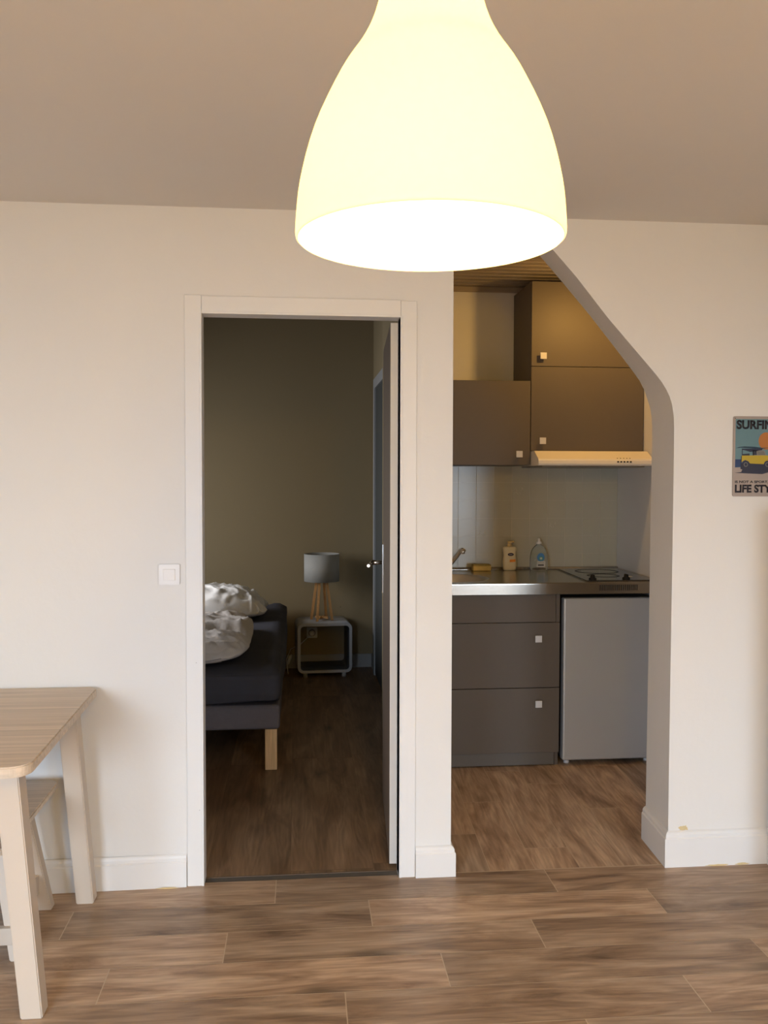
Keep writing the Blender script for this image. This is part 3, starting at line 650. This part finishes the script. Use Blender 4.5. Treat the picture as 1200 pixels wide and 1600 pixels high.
lay([(310, 660), (700, 655), (690, 685), (470, 715), (380, 690), (330, 680)], 5, 3)
lay([(318, 660), (332, 660), (332, 775), (318, 775)], 5, 3); lay([(510, 690), (545, 690), (545, 775), (520, 775)], 5, 3)
lay([(330, 750), (460, 740), (460, 775), (330, 775)], 5, 4)
lay([(540, 688), (735, 688), (775, 775), (530, 775)], 6, 3); lay([(552, 698), (590, 698), (596, 765), (548, 765)], 5, 4); lay([(606, 700), (725, 700), (755, 765), (610, 765)], 7, 4)
lay([(312, 775), (770, 770), (930, 785), (950, 830), (945, 905), (720, 918), (470, 908), (440, 872), (380, 850), (335, 872), (322, 890), (305, 880)], 3, 4)
lay([(302, 795), (316, 775), (314, 890), (300, 886)], 5, 5)
for cx in (392, 795): lay(ov_(cx, 925, 66, 66), 5, 5); lay(ov_(cx, 925, 38, 38), 7, 6); lay(ov_(cx, 925, 26, 26), 5, 7)
part('picture', bm, [M_s_sky, M_s_sea, M_s_sun, M_s_yel, M_s_brd, M_s_shd, M_s_grey, mat('sign_pale', (0.16, 0.15, 0.13), 0.5)], t)
def text_mesh(body, x, z_base, height, width, y, bold):
    cu = bpy.data.curves.new('lettering', 'FONT'); cu.body = body; cu.size = 1.0; cu.offset = bold; cu.extrude = 0.0; cu.resolution_u = 4
    tmp = bpy.data.objects.new('lettering_tmp', cu); C.objects.link(tmp)
    dg = bpy.context.evaluated_depsgraph_get(); me = bpy.data.meshes.new_from_object(tmp.evaluated_get(dg))
    bpy.data.objects.remove(tmp, do_unlink=True)
    xs_ = [v.co.x for v in me.vertices]; ys_ = [v.co.y for v in me.vertices]
    sx = width/(max(xs_)-min(xs_)); sy = height/(max(ys_)-min(ys_)); mx, my = min(xs_), min(ys_)
    b2 = bmesh.new(); b2.from_mesh(me); bpy.data.meshes.remove(me)
    for v in b2.verts: v.co = Vector((x+(v.co.x-mx)*sx, y, z_base+(v.co.y-my)*sy))
    g = bmesh.ops.extrude_face_region(b2, geom=b2.faces[:])
    for v in [e for e in g['geom'] if isinstance(e, bmesh.types.BMVert)]: v.co.y -= 0.0003
    return b2
for body, a, b, c, d_, bold in (('SURFING', 212, 1040, 335, 182, 0.042), ("IS NOT A SPORT, IT'S A", 198, 1045, 1243, 1193, 0.022), ('LIFE STYLE', 198, 1045, 1398, 1262, 0.042)):
    bm = bmesh.new(); join(bm, text_mesh(body, U(a), V(c), V(d_)-V(c), U(b)-U(a), yb-0.0003, bold), 0)
    part('lettering', bm, M_s_ink, t)
bm = bmesh.new(); lathe(bm, [(0.0016, 0), (0.0016, 0.0005)], (0, 0, 0), 12)
for v in bm.verts: v.co = Vector((U(186)+v.co.x, yb-0.0001-v.co.z, V(153)+v.co.y))
part('nail', bm, M_s_ink, t)

# wear marks on the living room wall and skirting
def blob(bm, cx, cz, rx, rz, y, n=18, sd=1, th=0.0004):
    rd = random.Random(sd); prism(bm, [(cx+rx*math.cos(2*PI*k/n)*rd.uniform(.55, 1.1), cz+rz*math.sin(2*PI*k/n)*rd.uniform(.55, 1.1)) for k in range(n)], 1, y-th, y)
bm = bmesh.new(); blob(bm, 1.402, 0.137, 0.020, 0.012, -0.0002, sd=4); blob(bm, 1.52, 0.003, 0.05, 0.004, -0.0168, sd=5); blob(bm, 1.62, 0.004, 0.03, 0.005, -0.0168, sd=6); blob(bm, -0.44, 0.003, 0.05, 0.003, -0.0185, sd=8)
struct('trim_5', bm, M_stain)
bm = bmesh.new(); blob(bm, 0.3555, 1.78, 0.003, 0.005, 0.0845, sd=2); blob(bm, 0.353, 1.742, 0.002, 0.004, 0.0845, sd=3); blob(bm, 0.3575, 1.70, 0.0016, 0.012, 0.0845, sd=4)
blob(bm, -0.3395, 0.775, 0.0015, 0.001, -0.0071, sd=5); blob(bm, 0.33, 0.452, 0.004, 0.005, BY-0.0002, sd=6); blob(bm, -0.3305, 0.265, 0.0015, 0.001, -0.0071, sd=9)
struct('trim_7', bm, M_dirt)

# ------------------------------------------------------------------ table and stool at the left
t = thing('dining_table', 'pale birch table against the wall with slightly splayed legs', 'table', (-1.2, -0.44, 0))
bm = bmesh.new()
pts = []
for (cx, cy, a0) in ((-0.700, -0.045, 0), (-1.72, -0.045, PI/2), (-1.72, -0.81, PI), (-0.705, -0.81, 1.5*PI)):
    rr = 0.035 if cy > -0.5 else 0.055
    pts += [(cx+rr*math.cos(a0+PI/2*k/8), cy+rr*math.sin(a0+PI/2*k/8)) for k in range(9)]
prism(bm, pts, 2, 0.672, 0.700, bev=0.003); part('tabletop', bm, M_birch, t)
for (b, tp) in (((-0.6845, -0.714, 0), (-0.727, -0.760, 0.6715)), ((-0.6945, -0.078, 0), (-0.737, -0.128, 0.6715)), ((-1.69, -0.714, 0), (-1.65, -0.760, 0.6715)), ((-1.69, -0.078, 0), (-1.65, -0.128, 0.6715))):
    bm = bmesh.new(); bar(bm, b, tp, 0.056, 0.056, 0.060, 0.060); part('leg', bm, M_birch_leg, t)
bm = bmesh.new()
box(bm, -1.60, -0.76, -0.775, -0.755, 0.605, 0.6715, bev=0.002); box(bm, -1.60, -0.76, -0.135, -0.115, 0.605, 0.6715, bev=0.002); box(bm, -0.745, -0.725, -0.725, -0.16, 0.605, 0.6715, bev=0.002); box(bm, -1.66, -1.64, -0.725, -0.16, 0.605, 0.6715, bev=0.002)
part('apron', bm, M_birch, t)
t = thing('stool', 'low birch stool pushed underneath the pale table', 'stool', (-1.0, -0.33, 0))
bm = bmesh.new(); prism(bm, rrect(-1.22, -0.778, -0.64, -0.075, 0.03), 2, 0.388, 0.407, bev=0.003); part('seat', bm, M_birch, t)
for sx, (b, tp) in ((1, ((-0.803, -0.430, 0), (-0.875, -0.37, 0.3875))), (1, ((-0.818, -0.118, 0), (-0.888, -0.16, 0.3875))), (-1, ((-1.15, -0.425, 0), (-1.09, -0.37, 0.3875))), (-1, ((-1.15, -0.118, 0), (-1.09, -0.16, 0.3875)))):
    bm = bmesh.new(); bar(bm, b, tp, 0.052, 0.040, 0.060, 0.044); part('leg', bm, M_birch_leg, t)
bm = bmesh.new(); box(bm, -1.14, -0.82, -0.452, -0.430, 0.050, 0.100, bev=0.002); part('stretcher', bm, M_birch_leg, t)
bm = bmesh.new(); box(bm, -0.850, -0.828, -0.40, -0.14, 0.060, 0.125, bev=0.002); part('stretcher', bm, M_birch_leg, t)
bm = bmesh.new(); box(bm, -1.15, -1.13, -0.40, -0.14, 0.060, 0.125, bev=0.002); part('stretcher', bm, M_birch_leg, t)

# ------------------------------------------------------------------ bed, bedding
def rbox_grid(bm, x0, x1, y0, y1, z0, z1, rr, nx=40, ny=60, disp=None):
    """rounded box built from a dense shell so cloth folds can be pushed into it"""
    b2 = bmesh.new(); bmesh.ops.create_cube(b2, size=1)
    bmesh.ops.subdivide_edges(b2, edges=b2.edges[:], cuts=36, use_grid_fill=True)
    L = Vector((x1-x0, y1-y0, z1-z0)); c = Vector(((x0+x1)/2, (y0+y1)/2, (z0+z1)/2))
    for v in b2.verts:
        p = Vector([v.co[i]*L[i] for i in range(3)])
        q = Vector([max(-L[i]/2+rr, min(L[i]/2-rr, p[i])) for i in range(3)])
        d = p-q
        if d.length > 1e-9: p = q + d.normalized()*min(d.length, rr) if sum(abs(k) > 1e-9 for k in d) > 1 else p
        v.co = p + c
        if disp: v.co += disp(v.co)
    for fc in b2.faces: fc.smooth = True
    join(bm, b2, None)
t = thing('bed', 'charcoal grey bed with short pine legs seen through the doorway', 'bed', (-0.8, 2.35, 0))
bm = bmesh.new(); box(bm, -1.50, -0.078, 1.205, 3.50, 0.199, 0.318, bev=0.018, seg=3); part('bed_base', bm, M_base, t)
def sheet(p):
    d = Vector((0, 0, 0))
    if p.z < 0.47:
        if p.x > -0.2: d.x += 0.018*(1-(abs(p.y-2.5)/1.4)**2) + 0.008*noise.noise(Vector((p.y*3, p.z*9, 1)))
        if p.y < 1.3: d.y += -0.006 + 0.010*noise.noise(Vector((p.x*2.2, p.z*26, 4)))
    if p.z < 0.34: d.z += 0.010*math.sin(p.x*5+1.5) if p.y < 1.3 else -0.02
    if p.z > 0.45:
        d.z += 0.007*noise.noise(Vector((p.x*4, p.y*6, 2))) + (0.006*noise.noise(Vector((p.x*3+9, p.y*26, 2))))
        if p.x > -0.16 and p.y > 3.40: d.z += 0.012
    return d
bm = bmesh.new(); rbox_grid(bm, -1.50, -0.078, 1.195, 3.50, 0.322, 0.490, 0.045, disp=sheet); part('mattress', bm, M_sheet, t)
for (x, y) in ((-0.121, 1.245), (-0.121, 3.44), (-1.45, 1.245), (-1.45, 3.44)):
    bm = bmesh.new(); box(bm, x-0.029, x+0.029, y-0.029, y+0.029, 0, 0.1985, bev=0.003); part('leg', bm, M_pine, t)

def sgnpow(c, e): return math.copysign(abs(c)**e, c)
def cushion(name, c, hx, hy, hz, e_plan, m, disp, rot=0.0, nu=140, nv=60, edge_sharp=1.0):
    bm = bmesh.new(); grid = []
    for j in range(nv+1):
        ph = -PI/2 + PI*j/nv; row = []
        for i in range(nu):
            th = 2*PI*i/nu
            cp = abs(math.cos(ph))**edge_sharp
            x = hx*cp*sgnpow(math.cos(th), 2/e_plan); y = hy*cp*sgnpow(math.sin(th), 2/e_plan); z = hz*math.sin(ph)
            p = Vector((x, y, z)); p = disp(p)
            p = Matrix.Rotation(rot, 3, 'Z') @ p
            row.append(bm.verts.new(p + Vector(c)))
        grid.append(row)
    for j in range(nv):
        for i in range(nu):
            try: fc = bm.faces.new((grid[j][i], grid[j][(i+1) % nu], grid[j+1][(i+1) % nu], grid[j+1][i])); fc.smooth = True
            except ValueError: pass
    bmesh.ops.remove_doubles(bm, verts=bm.verts[:], dist=1e-5)
    return bm
def ridg(v): return 1-abs(noise.noise(v))*2
def pil(p):
    q = p.copy()
    s = max(0.0, p.z/0.09)
    if p.z < 0: q.z = p.z*0.42
    if p.z > -0.02: q.z += 0.016*s**0.5*ridg(Vector((p.x*7+3, p.y*7, p.z*5))) + (0.014*ridg(Vector((p.x*15, p.y*6+4, p.z*10))) if p.z > -0.01 else 0)
    if p.z > -0.02:
        c1 = max(0, ridg(Vector((p.x*13+noise.noise(p*6)*1.2, p.y*3+2, p.z*4))))**3; c2 = max(0, ridg(Vector((p.x*5+p.y*9, p.y*8, p.z*6+5))))**3
        q.z += 0.012*c1*(0.4+0.6*s) + 0.012*c2; q.y -= 0.012*c1*(1 if p.y < 0 else 0)
    q.z += 0.022*max(0, 1-((p.x-0.13)/0.24)**2)*s if p.z > 0 else 0
    r_ = abs(p.x)/0.40; q.y *= 1+0.05*math.sin(p.x*14)
    if r_ > 0.7 and abs(p.y) > 0.17: q.x *= 1.05 + 0.05*max(0, 1-abs(p.z)/0.03)
    return q
bm = cushion('pillow', (-0.62, 2.905, 0.541), 0.41, 0.27, 0.105, 4.5, M_linen, pil, rot=0.0, edge_sharp=0.55)
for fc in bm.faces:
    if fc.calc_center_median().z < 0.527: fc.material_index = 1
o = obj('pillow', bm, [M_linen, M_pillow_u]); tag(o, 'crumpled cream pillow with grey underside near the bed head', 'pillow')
def duv(p):
    q = p.copy()
    if p.z < 0: q.z = p.z*0.55
    fr = max(0.0, min(1.0, (p.y+0.63)/0.25))
    up = max(0.0, min(1.0, (p.z+0.02)/0.05))
    q.z += up*(0.024*ridg(Vector((p.x*4+7, p.y*4.5, p.z*3)))*fr + 0.010*ridg(Vector((p.x*11, p.y*14+4, 0))) + 0.012*noise.noise(Vector((p.x*2, p.y*3, 8))))
    c1 = max(0, ridg(Vector((p.x*6+p.y*5, p.y*7-p.x*4, p.z*4))))**4; q.z += up*0.016*c1
    q.x += 0.012*noise.noise(Vector((p.y*6, p.z*14, 2)))
    q.y += 0.010*noise.noise(Vector((p.x*6, p.z*20, 2)))
    if p.z > 0: q.z *= 0.62 + 0.38*fr
    return q
bm = cushion('duvet', (-0.84, 1.80, 0.536), 0.60, 0.625, 0.072, 4.6, M_linen, duv, nu=200, nv=60, edge_sharp=0.55)
tq = tag(obj('duvet', bm, mat('duvet_cover', (0.62, 0.57, 0.53), 0.85, var=0.03, scale=5, bump=0.2, bscale=45, spec=0.2)), 'folded beige duvet lying on the charcoal mattress', 'duvet')
bm = bmesh.new()                                                     # stitched hem looping along the front fold
from mathutils.bvhtree import BVHTree
tree = BVHTree.FromPolygons([v.co for v in tq.data.vertices], [list(q.vertices) for q in tq.data.polygons])
for k in range(3):
    pts = []
    for i in range(30):
        x = -1.2 + 0.029*i; zz = 0.515+0.013*k+0.004*math.sin(x*23+k)
        hit = tree.ray_cast(Vector((x, 0.5, zz)), Vector((0, 1, 0)))[0]
        if hit: pts.append(hit)
    if len(pts) > 2: tube(bm, pts, 0.0038, 6)
hem = part('hem', bm, mat('hem_stitching', (0.34, 0.31, 0.30), 0.9, var=0.3, scale=120), tq)

# ------------------------------------------------------------------ nightstand with its lamp, socket and cable
NR = math.radians(3.5)
t = thing('nightstand', 'white open cube nightstand with rounded corners and a dark inside', 'nightstand', (0.012, 3.205, 0.0))
t.rotation_euler = (0, 0, NR)
def npart(name, bm, m):
    bmesh.ops.recalc_face_normals(bm, faces=bm.faces[:]); me = bpy.data.meshes.new(name); bm.to_mesh(me); bm.free()
    for x in (m if isinstance(m, (list, tuple)) else [m]): me.materials.append(x)
    o = bpy.data.objects.new(name, me); C.objects.link(o); o.parent = t; return o
bm = bmesh.new(); oo = rrect(0, 0.385, 0.034, 0.387, 0.040, 8); ii = rrect(0.020, 0.365, 0.054, 0.367, 0.024, 8); n = len(oo)
D = 0.325
vo0 = [bm.verts.new((x, 0, z)) for x, z in oo]; vo1 = [bm.verts.new((x, D, z)) for x, z in oo]
vi0 = [bm.verts.new((x, 0, z)) for x, z in ii]; vi1 = [bm.verts.new((x, D, z)) for x, z in ii]
for i in range(n):
    j = (i+1) % n
    bm.faces.new((vo0[i], vo0[j], vo1[j], vo1[i])).smooth = True
    a = bm.faces.new((vi0[j], vi0[i], vi1[i], vi1[j])); a.material_index = 1; a.smooth = True
    bm.faces.new((vo0[j], vo0[i], vi0[i], vi0[j])); bm.faces.new((vo1[i], vo1[j], vi1[j], vi1[i]))
npart('frame', bm, [M_night, M_night_in])
for (x, y) in ((0.055, 0.03), (0.33, 0.03), (0.055, 0.295), (0.33, 0.295)):
    bm = bmesh.new(); lathe(bm, [(0.015, 0.0), (0.015, 0.0335)], (x, y, 0), 20); npart('foot', bm, M_night)

NLx, NLy, NZ = 0.185, 3.375, 0.3875
t = thing('table_lamp', 'unlit table lamp, grey drum shade on wooden legs, on the nightstand', 'lamp', (NLx, NLy, NZ))
for (sx, sy) in ((-1, -1), (1, -1), (1, 1), (-1, 1)):
    bm = bmesh.new(); ca, sa = math.cos(0.35), math.sin(0.35)
    fx, fy = sx*0.058, sy*0.058; tx, ty = sx*0.027, sy*0.027
    bar(bm, (NLx+fx*ca-fy*sa, NLy+fx*sa+fy*ca, NZ), (NLx+tx*ca-ty*sa, NLy+tx*sa+ty*ca, NZ+0.295), 0.019, 0.019, bev=0.001); part('leg', bm, M_beech, t)
bm = bmesh.new(); R4 = Matrix.Rotation(0.35, 3, 'Z')
box(bm, NLx-0.050, NLx+0.050, NLy-0.006, NLy+0.006, NZ+0.012, NZ+0.026, rot=R4 @ Matrix.Rotation(PI/4, 3, 'Z')); box(bm, NLx-0.050, NLx+0.050, NLy-0.006, NLy+0.006, NZ+0.012, NZ+0.026, rot=R4 @ Matrix.Rotation(-PI/4, 3, 'Z'))
part('cross_brace', bm, M_beech, t)
bm = bmesh.new(); box(bm, NLx-0.03, NLx+0.03, NLy-0.03, NLy+0.03, NZ+0.285, NZ+0.297, rot=R4); part('top_plate', bm, M_beech, t)
bm = bmesh.new(); lathe(bm, [(0.127, 0.283), (0.127, 0.480), (0.1255, 0.480), (0.1255, 0.283), (0.127, 0.283)], (NLx, NLy, NZ), 64, cap=False); bmesh.ops.remove_doubles(bm, verts=bm.verts[:], dist=1e-5); part('lamp_shade', bm, M_shade, t)
bm = bmesh.new(); tube(bm, [(NLx, NLy, NZ+0.297), (NLx, NLy, NZ+0.36)], 0.018, 16); tube(bm, [(NLx-0.1255, NLy, NZ+0.36), (NLx+0.1255, NLy, NZ+0.36)], 0.0015, 6); part('socket', bm, M_white, t)
bm = bmesh.new()
tube(bm, [(0.12, BY-0.045, 0.262), (0.085, BY-0.05, 0.235), (0.03, BY-0.06, 0.185), (-0.04, BY-0.05, 0.15), (-0.07, 3.36, 0.105), (-0.062, 3.30, 0.06), (-0.058, 3.31, 0.012)], 0.0032, 8)
tube(bm, [(-0.060, 3.345, 0.075), (-0.042, 3.40, 0.115), (-0.034, 3.42, 0.125)], [0.008, 0.0125, 0.008], 10)
cd = part('cable', bm, M_cable, t)
bm = bmesh.new(); tube(bm, [(0.118, BY-0.016, 0.262), (0.118, BY-0.05, 0.260)], [0.02, 0.014], 16); part('plug', bm, M_white, cd)
t = thing('wall_socket', 'white wall socket behind the nightstand', 'socket', (0.12, BY, 0.262))
bm = bmesh.new(); prism(bm, rrect(0.078, 0.158, 0.224, 0.302, 0.005, 4), 1, BY-0.008, BY-0.0003, bev=0.001); part('plate', bm, M_label, t)
bm = bmesh.new(); prism(bm, oval(0.118, 0.262, 0.026, 0.026), 1, BY-0.011, BY-0.008); part('outlet', bm, M_s_grey, t)
